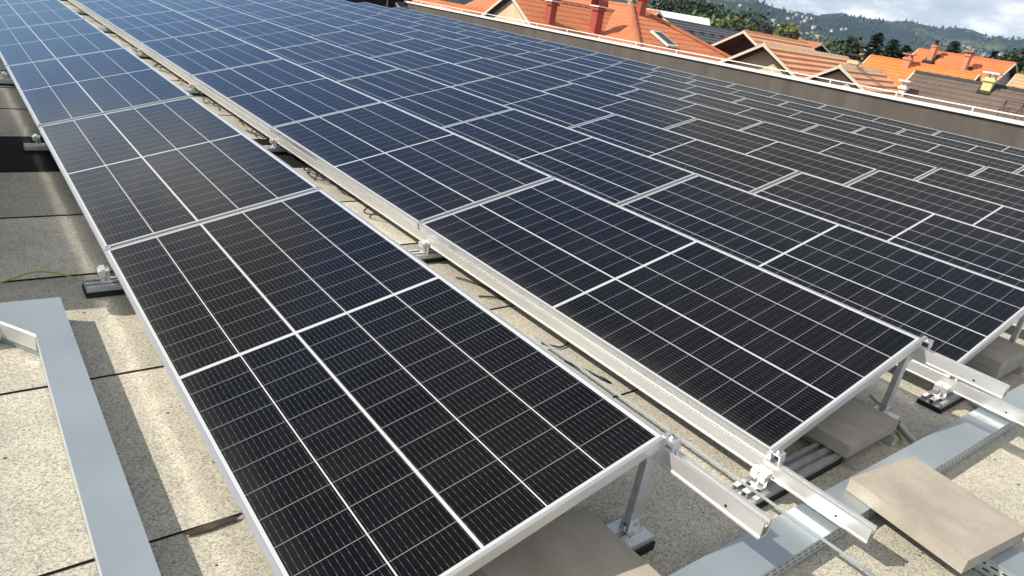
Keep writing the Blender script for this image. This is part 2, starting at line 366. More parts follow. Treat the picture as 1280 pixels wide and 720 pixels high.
# ------------------------------------------------------------------ the roof we stand on
RZ = -0.15
def make_roof():
    seams = [-8.3, -7.4, -6.5, -5.6, -4.7, -3.8, -2.9, -2.0, -1.1, -0.22, 0.67, 1.56, 2.50, 3.34, 4.21, 5.11, 6.06, 6.98]
    while seams[-1] < 27.6: seams.append(seams[-1]+.9)
    seams[-1] = 28.2
    b = MB(); tint = []
    x0, x1 = -9.0, 15.96
    rr = random.Random(3)
    tints = {}
    def addface(pts, m, t):
        b.poly(pts, m); tint.extend([t]*len(pts))
    for i in range(len(seams)-1):
        ya, yb = seams[i], seams[i+1]
        t = rr.uniform(.86, 1.06); w = rr.uniform(-.02, .02)
        tt = (t*(1+w), t, t*(1-w)*.98)
        black = abs(ya-4.21) < .01
        for yk, tk in ((2.50, 1.22), (3.34, .86), (1.56, .88), (.67, .99), (5.11, .96), (-.22, .95)):
            if abs(ya-yk) < .01: t = tk; tt = (t*1.01, t, t*.97)
        n = 48; za, zb = RZ+.002, RZ-.004       # each sheet laps 6 mm over the next
        # irregular front lap edge
        ed = [(x0+(x1-x0)*k/n, ya + .006*noise.noise((k*1.7, i*3.1, 0)) + .004*(x0+(x1-x0)*k/n)*0) for k in range(n+1)]
        for k in range(n):
            (xa, ea), (xb, eb) = ed[k], ed[k+1]
            addface([(xa, ea, za), (xb, eb, za), (xb, yb+.03, zb), (xa, yb+.03, zb)], 1 if black else 0, tt)
            addface([(xa, ea, za-.012), (xb, eb, za-.012), (xb, eb, za), (xa, ea, za)], 1, tt)
            # bead of squeezed-out bitumen along the lap
            wa = .004+.013*max(0, noise.noise((xa*3.3, i*2.7, 5.0))); wb = .004+.013*max(0, noise.noise((xb*3.3, i*2.7, 5.0)))
            addface([(xa, ea-wa, za-.0035), (xb, eb-wb, za-.0035), (xb, eb, za-.0005), (xa, ea, za-.0005)], 1, tt)
    # one thick smear of tar beside the first row of panels
    pts = []
    for k in range(22):
        a = 2*pi*k/22; pts.append((-.035+.075*cos(a)*(1+.35*noise.noise((k*.9, 0, 0))), .652+.013*sin(a)*(1+.9*noise.noise((k*1.3, 4, 0))), RZ+.0055))
    addface(pts, 2, (1, 1, 1))
    o = b.build('roof_deck', [FELT, BITUMEN, Mat('brown_tar', (.040, .029, .021), .9).m]); o['kind'] = 'structure'
    ca = o.data.color_attributes.new('sheet_tint', 'FLOAT_COLOR', 'CORNER')
    ca.data.foreach_set('color', [c for t in tint for c in (*t, 1.0)])
    # building body below
    w = MB(); w.box((-9.0, -8.3, -8.4), (15.96, 28.2, RZ-.03))
    tag(w.build('apartment_block', GREYW), 'flat-roofed building under the solar panels, grey rendered walls below the roof edge', 'building')
make_roof()

def make_parapet():
    zc = lambda y: .672-.0075*(y-3.7)
    root = thing('parapet_wall', 'long brown-grey rendered parapet with white metal cap, running behind the last row of panels', 'parapet wall', (15.96, 0, RZ))
    ya, yb = -8.3, 28.6
    b = MB()
    def slabx(b, xa, xb, lo, hi, m=0, ya=ya, yb=yb):
        P = [(x-15.96, y, f(y)-RZ) for y in (ya, yb) for x in (xa, xb) for f in (lo, hi)]
        q = lambda *i: b.poly([P[k] for k in i], m)
        q(0, 2, 3, 1); q(4, 5, 7, 6); q(1, 3, 7, 5); q(0, 4, 6, 2); q(0, 1, 5, 4); q(2, 6, 7, 3)
    slabx(b, 15.960, 16.260, lambda y: RZ-.3, lambda y: zc(y)-.052)
    b.build('wall', PARAPET, root)
    for ja in (8.4, 14.9, 21.0):      # joint scars in the render
        pass
    c = MB(); slabx(c, 15.900, 16.340, lambda y: zc(y)-.006, lambda y: zc(y)+.004)
    slabx(c, 15.900, 15.906, lambda y: zc(y)-.058, lambda y: zc(y)-.0065); slabx(c, 16.334, 16.340, lambda y: zc(y)-.058, lambda y: zc(y)-.0065)
    c.build('cap', CAPM, root)
    # dark closing wall at the far end of the roof
    r2 = thing('end_wall', 'black bitumen-lined wall closing the far end of the roof behind the panels', 'wall', (3, 28.2, RZ))
    b = MB(); b.box((-12, 0, 0), (12.95, .3, .85)); b.build('wall', BITUMEN, r2)
    c = MB(); c.box((-12, -.03, .853), (12.9, .34, .9)); c.build('cap', CAPM, r2)
    # hand rail on the cap
    rl = thing('guard_rail', 'low white pipe rail on short posts along the top of the parapet', 'railing', (16.1, 0, .7))
    t = MB(); t.tube([(0, y, zc(y)-.7+.098) for y in (-8, 0, 8, 16, 28.2)], .013, 10); t.build('pipe', WHITEPIPE, rl, True)
    y = 4.73-1.59*8
    while y < 28:
        p = MB(); p.tube([(0, y, zc(y)-.7+.004), (0, y, zc(y)-.7+.09)], .016, 8); p.box((-.035, y-.035, zc(y)-.7+.004), (.035, y+.035, zc(y)-.7+.012))
        p.tube([(0, y-.03, zc(y)-.7+.098), (0, y+.03, zc(y)-.7+.098)], .019, 8)
        p.build('post', WHITEPIPE, rl, True); y += 1.59
    for x, h in ((15.0, 1.0),):
        d = MB(); d.tube([(0, 0, 0), (0, 0, h)], .012, 6); d.box((-.1, -.1, 0), (.1, .1, .05))
        tag(d.build('lightning_rod', ALU_BRIGHT, None, loc=(x, 28.0, RZ)), 'thin pale lightning rod in front of the black end wall', 'lightning rod')
make_parapet()

# ------------------------------------------------------------------ solar panels
TILT = 0.2461; P0, P1 = 1.6043, 1.4915; Z1 = 0.0274
XH, ZH = PW*cos(TILT), PW*sin(TILT)
HL = PL+.02
def row_x(r): return -1.475 if r < 0 else (0 if r == 0 else P0+(r-1)*P1)
def row_z(r): return .085 if r < 0 else (0 if r == 0 else Z1)
def row_y(r): return -.0243*max(r, 0) + (.012 if r == 0 else 0)

def proto_panel():
    root = thing('photovoltaic_module', '', 'solar panel', (0, 0, 0), 0, 'solar panels in tilted rows on the roof')
    f = MB(); lip = .011; w = .0025
    # four mitred frame bars: top lip, outer wall, bottom flange
    o = [(0, 0), (PW, 0), (PW, PL), (0, PL)]; i = [(lip, lip), (PW-lip, lip), (PW-lip, PL-lip), (lip, PL-lip)]; i3 = [(.028, .028), (PW-.028, .028), (PW-.028, PL-.028), (.028, PL-.028)]
    for k in range(4):
        a, b_ = o[k], o[(k+1) % 4]; c, d = i[(k+1) % 4], i[k]; c3, d3 = i3[(k+1) % 4], i3[k]
        f.poly([(*a, 0), (*b_, 0), (*c, 0), (*d, 0)])
        f.poly([(*d, 0), (*c, 0), (*c, -.006), (*d, -.006)])
        # outer wall with a shallow step line like an extrusion
        nx, ny = (b_[1]-a[1])/math.hypot(b_[0]-a[0], b_[1]-a[1]), -(b_[0]-a[0])/math.hypot(b_[0]-a[0], b_[1]-a[1])
        f.poly([(*a, -PT), (*b_, -PT), (*b_, 0), (*a, 0)])
        f.poly([(*d3, -PT), (*c3, -PT), (*b_, -PT), (*a, -PT)])
    f.build('frame', ALU, root)
    g = MB(); e = .004
    g.poly([(e, e, -.0018), (PW-e, e, -.0018), (PW-e, PL-e, -.0018), (e, PL-e, -.0018)], 0, [(e, e), (PW-e, e), (PW-e, PL-e), (e, PL-e)])
    g.poly([(e, PL-e, -.0075), (PW-e, PL-e, -.0075), (PW-e, e, -.0075), (e, e, -.0075)], 1)
    g.build('cell_glass', [PV, BACK], root)
    return root, [(c, []) for c in (bpy.data.objects['frame'], bpy.data.objects['cell_glass'])]
panel0, panel_kids = proto_panel()
ROWW = ['first row at the left', 'second row from the left', 'third row from the left', 'fourth row from the left', 'fifth row from the left', 'sixth row from the left',
        'fourth-last row before the parapet', 'third-last row before the parapet', 'second-last row before the parapet', 'last row beside the parapet']
def lay_panels():
    first = True
    for r in range(-1, 10):
        inview = []
        for n in range(11):
            y = row_y(r)+n*HL
            if r == -1 and not (1 <= n <= 3): continue
            cs = [project((row_x(r)+f*XH, y+g*PL, row_z(r)+f*ZH)) for f in (0, .5, 1) for g in (0, .25, .5, .75, 1)]
            vis = any(c and -3 < c[0] < 1283 and -3 < c[1] < 723 for c in cs)
            near = any(c and -330 < c[0] < 1700 and -110 < c[1] < 1000 for c in cs)
            if r == -1: near, vis = True, False
            if near or vis: inview.append((n, y, vis))
        vn = [n for n, y, v in inview if v]
        for n, y, v in inview:
            if r == -1: lab = 'framed solar panel of the row outside the picture on the left, %s of three' % ordw(n-1)
            elif not v: lab = 'framed dark solar panel outside the picture, %s of the %s' % (ordw(n), ROWW[r])
            elif r <= 2: lab = 'solar panel, %s from the near end of the %s' % (ordw(n), ROWW[r])
            else: lab = 'solar panel, %s from the right picture edge in the %s' % (ordw(vn.index(n)), ROWW[r])
            if r == 0 and n == 0: lab = 'nearest large solar panel with crisp white grid lines, first of the left row'
            jit = (R.gauss(0, .0011), -TILT+R.gauss(0, .0013), 0)
            loc = (row_x(r), y, row_z(r)+R.gauss(0, .0006))
            if r == 0 and n == 0: jit = (0, -TILT, 0)
            if first:
                panel0.location = loc; panel0.rotation_euler = jit; panel0['label'] = lab; first = False
            else: dup(panel0, panel_kids, loc, jit, lab)
lay_panels()
def dropping():
    b = MB(); rr = random.Random(2)
    for (x, y, r) in ((0, 0, .0075), (.009, .006, .004), (-.011, .004, .0028), (.004, -.010, .002)):
        b.poly([(x+r*cos(k*pi/5)*rr.uniform(.7, 1.3), y+r*sin(k*pi/5)*rr.uniform(.7, 1.3), 0) for k in range(10)])
    b.build('bird_dropping', WHITEPIPE, panel0, loc=(.992, .125, .0004))
dropping()

# ------------------------------------------------------------------ rails, feet, legs, clamps
RW, RH = .038, .052
def rail_mb(y0, y1):
    b = MB(); t = .0035
    b.box((0, y0, 0), (RW, y1, t)); b.box((0, y0, t), (t, y1, RH-.004)); b.box((RW-t, y0, t), (RW, y1, RH-.004))
    b.box((0, y0, RH-.004), (.0125, y1, RH)); b.box((RW-.0125, y0, RH-.004), (RW, y1, RH))
    b.box((.009, y0, RH-.02), (.0125, y1, RH-.004)); b.box((RW-.0125, y0, RH-.02), (RW-.009, y1, RH-.004)); b.box((.0125, y0, RH-.02), (RW-.0125, y1, RH-.0165))
    b.box((-.0035, y0, 0), (0, y1, .006))
    return b
def low_rail_pos(r): return row_x(r)+(.001 if r > 0 else .034), row_z(r)-(.037 if r > 0 else .039)-RH
def high_rail_pos(r): return row_x(r)+XH+.003, row_z(r)+ZH-.044-RH
RAILS = []
for r in (-1, 0, 1, 2, 3):
    for hi_ in (0, 1):
        x, z = high_rail_pos(r) if hi_ else low_rail_pos(r)
        y0 = row_y(r) + (-.372 if not hi_ else -.335)
        if r == 3: y0 = row_y(r)-.42
        if r == -1: y0 = HL-.12
        y1 = 26.3 if r >= 0 else 4*HL
        where = ['first', 'second', 'third', 'fourth'][r] if r >= 0 else 'hidden leftmost'
        lab = 'long aluminium mounting rail under the %s edge of the %s panel row' % ('raised' if hi_ else 'lower', where)
        if r == -1: lab = 'aluminium rail under the %s edge of the row outside the picture' % ('raised' if hi_ else 'lower')
        root = thing('mounting_rail', lab, 'mounting rail', (x, y0, z), 0, 'aluminium rails carrying the panels')
        rail_mb(0, y1-y0).build('profile', ALU_STREAK if (r == 0 and not hi_) else ALU_BRIGHT, root)  # only the hidden low rail gets the polish that casts the streak
        if r >= 0:
            h = MB(); T = Matrix.Translation((-.0006, .11, .022)) @ Matrix.Rotation(pi/2, 4, 'Y')
            h.prism([(.0045*cos(a*pi/5), .0045*sin(a*pi/5)) for a in range(10)], 0, .001, 0, T); h.build('bolt_hole', DARKHOLE, root)

# end clamps where a rail meets the end of a row, mid clamps in the joints
def clamp_parts(root):
    b = MB(); b.box((-.017, -.026, -.004), (.017, .004, 0)); b.box((-.017, -.030, -.036), (.017, -.026, -.0)); b.box((-.017, .0, -.0), (.017, .012, .004)); b.box((-.017, -.002, -.004), (.017, 0, .004))
    a = b.build('bracket', ALU, root)
    c = MB(); c.tube([(0, -.012, -.002), (0, -.012, .006)], .0085, 10); c.tube([(0, -.012, .0055), (0, -.012, .010)], .005, 6)
    d = c.build('bolt', STEEL, root); return [(a, []), (d, [])]
def clamps():
    first = None
    for r in (0, 1, 2):
        for hi_ in (0, 1):
            xr, zr = high_rail_pos(r) if hi_ else low_rail_pos(r)
            x = xr+RW/2-(.013 if hi_ else -.004)
            z = row_z(r)+(ZH-.0 if hi_ else .004)
            lab = 'bolted end clamp at the %s near corner of the %s panel row from left' % ('raised' if hi_ else 'low', ordw(r))
            if first is None:
                root = thing('end_clamp', lab, 'clamp', (x, row_y(r)-.001, z), 0, 'end clamps at the near ends of the rows'); root.rotation_euler = (0, -TILT, 0); first = (root, clamp_parts(root))
            else: dup(first[0], first[1], (x, row_y(r)-.001, z), (0, -TILT, 0), lab)
clamps()

def mid_clamps():
    first = None
    for r in (0, 1, 2):
        for n in range(1, 6):
            for hi_ in (0, 1):
                f = .985 if hi_ else .015
                loc = (row_x(r)+XH*f, row_y(r)+n*HL-.01, row_z(r)+ZH*f+.001); c = project(loc)
                if not (c and -20 < c[0] < 1300 and -20 < c[1] < 740): continue
                lab = 'small clamp at the %s end of the %s joint in the %s panel row' % ('raised' if hi_ else 'low', ordw(n-1), ordw(r))
                if first is None:
                    root = thing('joint_clamp', lab, 'clamp', loc, 0, 'small clamps in the panel joints'); root.rotation_euler = (0, -TILT, 0)
                    b = MB(); b.box((-.016, -.016, 0), (.016, .016, .003)); b.box((-.016, -.007, -.03), (.016, -.005, 0)); b.box((-.016, .005, -.03), (.016, .007, 0)); a = b.build('plate', ALU, root)
                    d = MB(); d.tube([(0, 0, .003), (0, 0, .008)], .006, 6); e = d.build('bolt', STEEL, root); first = (root, [(a, []), (e, [])])
                else: dup(first[0], first[1], loc, (0, -TILT, 0), lab)
mid_clamps()

def foot_kids(root, kind):
    ks = []
    if kind == 'low':
        b = MB(); b.box((-.10, -.055, 0), (.50, .055, .022)); p = b.build('rubber_pad', RUB, root, bevel=.003)
        c = MB(); c.box((-.095, -.048, .022), (.495, .048, .026))
        for yy in (-.048, -.012, .008, .044): c.box((-.095, yy, .026), (.495, yy+.004, .044))
        c.box((-.095, -.048, .044), (.495, -.030, .047)); c.box((-.095, -.012, .044), (.495, .012, .047)); c.box((-.095, .030, .044), (.495, .048, .047))
        q = c.build('base_profile', ALU_DULL, root)
        d = MB(); d.box((-.034, -.026, .047), (.004, .026, .051)); d.box((-.006, -.024, .051), (-.002, .024, .108))
        s = d.build('bracket', ALU_BRIGHT, root)
        e = MB(); T = Matrix.Rotation(-.12, 4, 'Y')
        e.box((-.034, -.030, .086), (-.006, -.004, .112), 0, T); e.box((-.030, .004, .082), (-.006, .030, .108), 0, T); e.box((-.022, -.028, .112), (-.002, .028, .117), 0, T)
        e.tube([(-.042, 0, .096), (-.002, 0, .096)], .0075, 8); e.tube([(-.022, .0, .05), (-.024, -.004, .088)], .005, 8)
        g = e.build('rail_clamp', ALU_BRIGHT, root)
        f = MB(); f.tube([(-.02, .014, .047), (-.02, .014, .068)], .006, 8); f.tube([(-.02, .014, .051), (-.02, .014, .058)], .011, 6)
        h = f.build('bolt', STEEL, root); ks = [p, q, s, g, h]
    else:
        b = MB(); b.box((-.09, -.06, 0), (.05, .06, .03)); p = b.build('rubber_pad', RUB, root, bevel=.003)
        c = MB(); c.box((-.10, -.052, .03), (.045, .052, .034))
        for yy in (-.052, -.008, .004, .048): c.box((-.10, yy, .034), (.045, yy+.004, .048))
        c.box((-.10, -.052, .048), (.045, -.010, .051)); c.box((-.10, .010, .048), (.045, .052, .051))
        q = c.build('base_profile', ALU_BRIGHT, root)
        d = MB(); hgt = .345   # folded sheet post: a web and two flanges
        d.box((-.022, -.0015, .075), (.022, .0015, hgt)); d.box((-.022, .0015, .075), (-.019, .022, hgt)); d.box((.019, .0015, .075), (.022, .022, hgt))
        s = d.build('post', ALU_DULL, root)
        e = MB(); e.box((-.03, -.024, .051), (.03, .028, .055)); e.box((-.026, -.006, .055), (.026, -.0025, .098)); e.box((-.026, .0245, .055), (.026, .028, .098))
        g = e.build('bracket', ALU, root)
        f = MB(); f.tube([(.004, -.016, .079), (.004, .036, .079)], .0062, 8); f.tube([(.004, -.014, .079), (.004, -.006, .079)], .012, 6); f.tube([(-.02, .012, .055), (-.02, .012, .07)], .009, 6)
        h = f.build('bolt', STEEL, root)
        i = MB(); i.box((-.03, -.004, hgt-.03), (.052, .0, hgt+.012)); j = i.build('head_plate', ALU_DULL, root)
        ks = [p, q, s, g, h, j]
    return [(k, []) for k in ks]
def feet():
    lo = hi_ = None
    for r in range(0, 4):
        for n in range(0, 11):
            y = row_y(r) + (0.0 if n == 0 else n*HL-.13)
            pos = 'its near end' if n == 0 else 'its %s joint' % ordw(n-1)
            x = row_x(r)
            c = project((x, y, RZ))
            if c and -250 < c[0] < 1500 and -100 < c[1] < 900 and (n < 6 or r < 2):
                z = RZ; lab = 'black padded foot under the low edge of the %s row at %s' % (ordw(r), pos)
                if lo is None:
                    root = thing('rail_support', lab, 'rail foot', (x, y, z), 0, 'low rail feet'); lo = (root, foot_kids(root, 'low'))
                else: dup(lo[0], lo[1], (x, y, z), None, lab)
            x = row_x(r)+XH-.008; yy = row_y(r)+(.022 if n == 0 else n*HL-.05)
            c = project((x, yy, RZ))
            if n <= 4 and c and -250 < c[0] < 1500 and -100 < c[1] < 900:
                lab = 'upright metal leg under the raised edge of the %s row at %s' % (ordw(r), pos)
                loc = (x, yy, RZ+(Z1 if r else 0)*.0)
                if hi_ is None:
                    root = thing('support_strut', lab, 'support leg', loc, 0, 'upright legs under the raised edges'); hi_ = (root, foot_kids(root, 'high'))
                else: dup(hi_[0], hi_[1], loc, None, lab)
feet()

# ballast: concrete pavers on angle bars
def paver(x0, y0, x1, y1, z0, z1, label, rz=0, name='concrete_paver'):
    cxp, cyp = (x0+x1)/2, (y0+y1)/2
    b = MB(); b.box((x0-cxp, y0-cyp, 0), (x1-cxp, y1-cyp, z1-z0))
    o = b.build(name, CONC, None, bevel=.004, loc=(cxp, cyp, z0)); o.rotation_euler = (0, 0, rz)
    return tag(o, label, 'paving slab', 'concrete ballast pavers')
def angle(x, y0, y1, label, flip=1):
    b = MB(); b.box((0, 0, 0), (.035*flip, y1-y0, .003)) if flip > 0 else b.box((-.035, 0, 0), (0, y1-y0, .003))
    b.box((-.0015, 0, .003), (.0015, y1-y0, .048))
    tag(b.build('angle_bar', ALU, None, loc=(x, y0, RZ+.003)), label, 'angle bar', 'angle bars under the ballast pavers')
paver(.47, -.24, .89, .14, -.098, -.048, 'dark shaded concrete paver lying under the nearest panel of the left row')
angle(.55, -.28, .2, 'aluminium angle bar left under the paver of the first panel row'); angle(.84, -.26, .2, 'aluminium angle bar right under the paver of the first panel row')
paver(2.07, -.10, 2.49, .28, -.098, -.045, 'shaded concrete paver on angle bars under the second row from the left')
angle(2.115, -.135, .3, 'aluminium angle bar sticking out under the left side of the shaded paver'); angle(2.45, -.12, .3, 'aluminium angle bar sticking out under the right side of the shaded paver')
paver(3.63, -.115, 4.05, .27, -.115, -.062, 'lower of two stacked concrete pavers at the right edge under the third row')
paver(3.64, -.11, 4.06, .275, -.0615, -.009, 'upper of two stacked concrete pavers at the right edge under the third row')
angle(3.69, -.14, .3, 'aluminium angle bar under the left of the two stacked pavers'); angle(4.0, -.14, .3, 'aluminium angle bar under the right of the two stacked pavers')

# ------------------------------------------------------------------ cable trays
def duct_left():
    root = thing('cable_duct', 'pale galvanised cable duct with a mitred corner lying on the roof at lower left', 'cable duct', (-.262, 1.0, RZ))
    X = -.262; Y = 1.0
    outer = [(-.212, -1.2), (-.212, 2.062), (-1.9, 2.125), (-1.9, 1.985), (-.415, 1.930), (-.315, 1.775), (-.315, -1.2)]
    loc = [(x-X, y-Y) for x, y in outer]
    b = MB(); b.prism(loc[::-1] if False else loc, 0.004, .089); b.build('body', GALV, root)
    big = [(-.2085, -1.2), (-.2085, 2.0655), (-1.9, 2.1285), (-1.9, 1.9815), (-.4175, 1.9265), (-.3185, 1.772), (-.3185, -1.2)]
    c = MB(); c.prism([(x-X, y-Y) for x, y in big], .0895, .0965); c.build('lid', GALV, root, bevel=.0012)
    s = MB()
    for (xa, ya), (xb, yb) in (((-.3187, -1.2), (-.3187, 1.772)),):
        s.box((xa-X-.0015, ya-Y, .064), (xa-X, yb-Y, .0885))
    # white lip of the open side at the mitre
    p0 = Vector((-.4175-X, 1.9265-Y, 0)); p1 = Vector((-1.9-X, 1.9815-Y, 0))
    d = (p1-p0).normalized(); n = Vector((d.y, -d.x, 0)); n = n if n.y < 0 else -n
    T = Matrix.Translation(p0) @ Matrix(((d.x, n.x, 0, 0), (d.y, n.y, 0, 0), (0, 0, 1, 0), (0, 0, 0, 1)))
    s.box((0, .001, .02), (1.4, .006, .088), 0, T)
    p0 = Vector((-.3185-X, 1.772-Y, 0)); p1 = Vector((-.4175-X, 1.9265-Y, 0)); d = (p1-p0).normalized(); n = Vector((-d.y, d.x, 0)); n = n if n.x < 0 else -n
    T = Matrix.Translation(p0) @ Matrix(((d.x, n.x, 0, 0), (d.y, n.y, 0, 0), (0, 0, 1, 0), (0, 0, 0, 1)))
    s.box((.0, .001, .03), ((p1-p0).length, .005, .088), 0, T)
    s.build('side_flange', ALU_BRIGHT, root)
duct_left()

def duct_right():
    a = atan2(-.05, 2.2)
    root = thing('cable_tray', 'galvanised cable tray with slotted side crossing in front of the panel row ends', 'cable tray', (.6, -.213, RZ), a)
    hw = .062; h = .063; Ln = 3.8
    b = MB()
    b.box((0, -hw, .003), (Ln, -hw+.0015, h-.002), 1); b.box((0, hw-.0015, .003), (Ln, hw, h-.002), 1); b.box((0, -hw+.0015, .003), (Ln, hw-.0015, .0045), 0)
    b.build('tray', [GALV, SLOT], root)
    for x0, x1 in ((0, .98), (.983, 2.38), (2.383, Ln)):
        c = MB(); c.box((x0, -hw-.002, h), (x1, hw+.002, h+.0025)); c.box((x0, -hw-.0035, h-.012), (x1, -hw-.002, h+.0025)); c.box((x0, hw+.002, h-.012), (x1, hw+.0035, h+.0025))
        c.build('lid', GALV, root)
    r2 = thing('branch_tray', 'blue-grey branch cable tray with slots leaving from under the sunlit slab at lower right', 'cable tray', (2.03, -.29, RZ), radians(3))
    hw = .075
    b = MB(); b.box((-hw, -1.6, .003), (-hw+.0015, -.06, h-.003), 1); b.box((hw-.0015, -1.6, .003), (hw, -.06, h-.003), 1); b.box((-hw+.0015, -1.6, .003), (hw-.0015, -.06, .0045), 0)
    b.build('tray', [GALV, SLOT], r2)
    c = MB(); c.box((-hw-.002, -1.6, h-.002), (hw+.002, -.07, h+.0005)); c.box((-hw-.0035, -1.6, h-.012), (-hw-.002, -.07, h+.0005)); c.build('lid', GALV, r2)
duct_right()
p = paver(-.195, -.205, .195, .205, 0, .052, 'sunlit beige concrete slab laid flat across the cable tray at lower right')
p.location = (2.015, -.437, RZ+.0675); p.rotation_euler = (0, 0, radians(-7.5))

# flat conductor strip in the gap between first and second row
b = MB(); b.box((-.007, -1.5, 0), (.007, 1.15, .003))
tag(b.build('conductor_strip', STRIPM, None, loc=(1.517, 0, RZ+.0665)), 'narrow grey metal strip leaving the gap and crossing over the cable tray', 'metal strip')

# cables
def cable(name, pts, r, mat, label, cat='cable', sub=10, ends=None, group=None):
    pts = [Vector(p) for p in pts]; P = []
    for i in range(len(pts)-1):
        p0 = pts[max(i-1, 0)]; p1 = pts[i]; p2 = pts[i+1]; p3 = pts[min(i+2, len(pts)-1)]
        for k in range(sub):
            t = k/sub; P.append(.5*((2*p1)+(-p0+p2)*t+(2*p0-5*p1+4*p2-p3)*t*t+(-p0+3*p1-3*p2+p3)*t**3))
    P.append(pts[-1]); b = MB(); b.tube(P, r, 8)
    o = b.build(name, mat, None, True); tag(o, label, cat, group)
    if ends:
        c = MB(); d = (P[-1]-P[-3]).normalized(); c.tube([P[-1]-d*.004, P[-1]+d*.012, P[-1]+d*.05], [.0075, .008, .006], 8); q = c.build('connector', BLACKCABLE, o, True)
    return o
G = RZ+.008
cable('earth_wire', [(-.62, 2.36, G), (-.38, 2.43, G+.02), (-.27, 2.47, G+.035), (-.20, 2.465, G+.03), (-.13, 2.42, G+.02), (-.09, 2.35, G+.02), (-.05, 2.30, G+.045)], .0035, EARTH, 'thin yellow-green earth wire curving over the roof to a rail foot at left')
cable('earth_wire', [(2.62, .05, G), (2.60, -.06, G), (2.55, -.12, G), (2.48, -.14, G+.01)], .0035, EARTH, 'short yellow-green wire beside the white conduit near the shaded paver')
cable('conduit', [(2.74, .12, G+.03), (2.66, -.04, G+.012), (2.585, -.14, G+.01), (2.52, -.22, G+.02)], .011, GREYPVC, 'pale grey bent conduit between the shaded paver and the cable tray', 'conduit')
cable('conduit', [(3.40, .03, G+.05), (3.33, -.08, G+.02), (3.26, -.17, G+.01), (3.20, -.24, G+.02)], .011, GREYPVC, 'pale grey bent conduit under the rail at the right edge', 'conduit')
cabs = [((1.62, 1.95), (1.66, 1.88), (1.72, 1.74), (1.70, 1.66)), ((1.60, 1.70), (1.66, 1.66), (1.72, 1.62)), ((1.585, 1.16), (1.62, 1.10), (1.66, 1.09), (1.75, 1.12)), ((1.575, .98), (1.61, .86), (1.63, .80))]
for i, c in enumerate(cabs):
    cable('solar_cable', [(x, y, G+.004*(k % 2)) for k, (x, y) in enumerate(c)], .0042, BLACKCABLE, 'thin black cable in the gap beside the first panel row, %s from the near end' % ordw(3-i), 'cable', 8, i in (2, 3), 'black cables in the first gap')
far = random.Random(5)
for i, (ya, yb) in enumerate(((2.5, 4.2), (3.6, 5.4), (5.0, 7.4), (7.2, 9.8), (9.4, 12.4))):
    n = int((yb-ya)/.16); pts = [(1.66+far.uniform(-.075, .08), ya+(yb-ya)*k/n, G+far.uniform(0, .05)) for k in range(n+1)]
    cable('solar_cable', pts, .0048, BLACKCABLE, 'tangled black cable in the first gap, %s tangle from the near end' % ordw(i), 'cable', 5, False, 'tangled black cables in the first gap')

# ------------------------------------------------------------------ ground and hills
GZ = -8.0
RIDGE = [(-30, 4.2), (10, 4.0), (35, 3.9), (46, 3.5), (52, 3.15), (55.3, 2.69), (56.8, 2.42), (58.5, 2.37), (59.9, 2.36), (60.7, 2.53), (61.3, 2.68), (62, 2.52), (63.9, 2.61), (64.6, 2.61),
         (65.4, 2.8), (66.8, 2.74), (67.5, 2.7), (68.4, 2.88), (69.4, 2.87), (70.5, 2.61), (71.5, 2.67), (72.4, 2.76), (76, 2.9), (84, 2.4), (95, 2.8), (120, 2.2)]
def ridge_el(a):
    for (a0, e0), (a1, e1) in zip(RIDGE, RIDGE[1:]):
        if a0 <= a <= a1: return e0+(e1-e0)*(a-a0)/(a1-a0)
    return 2.3
def ridge_r(a): return 2100 if a < 52 else 2100+ (3000-2100)*min(1, (a-52)/8)
def smooth(t): t = max(0, min(1, t)); return t*t*(3-2*t)
def height(a, r):
    """terrain height at azimuth a (degrees) and distance r from the camera"""
    x = r*sin(radians(a)); y = r*cos(radians(a)); Rr = ridge_r(a)
    zr = 1.31+math.tan(radians(ridge_el(a)))*Rr
    t = (r-330)/(Rr-330)
    base = GZ-10*smooth((r-80)/250)
    if t <= 0: return base
    f = min(t, 1)**1.45
    n = noise.fractal((x*.0022, y*.0022, 3.3), 1., 2., 5)*60 + noise.fractal((x*.009, y*.009, 1.3), 1., 2., 4)*11
    fade = min(1, t*2.2)*(1-smooth((t-.75)/.25)*.93)
    h = base+(zr-base)*f + n*fade
    cap_ = 1.31+math.tan(radians(ridge_el(a)))*r*.985     # keep slopes below the skyline
    if t < .985: h = min(h, cap_)
    if t > 1: h = zr - (r-Rr)*.12
    return h
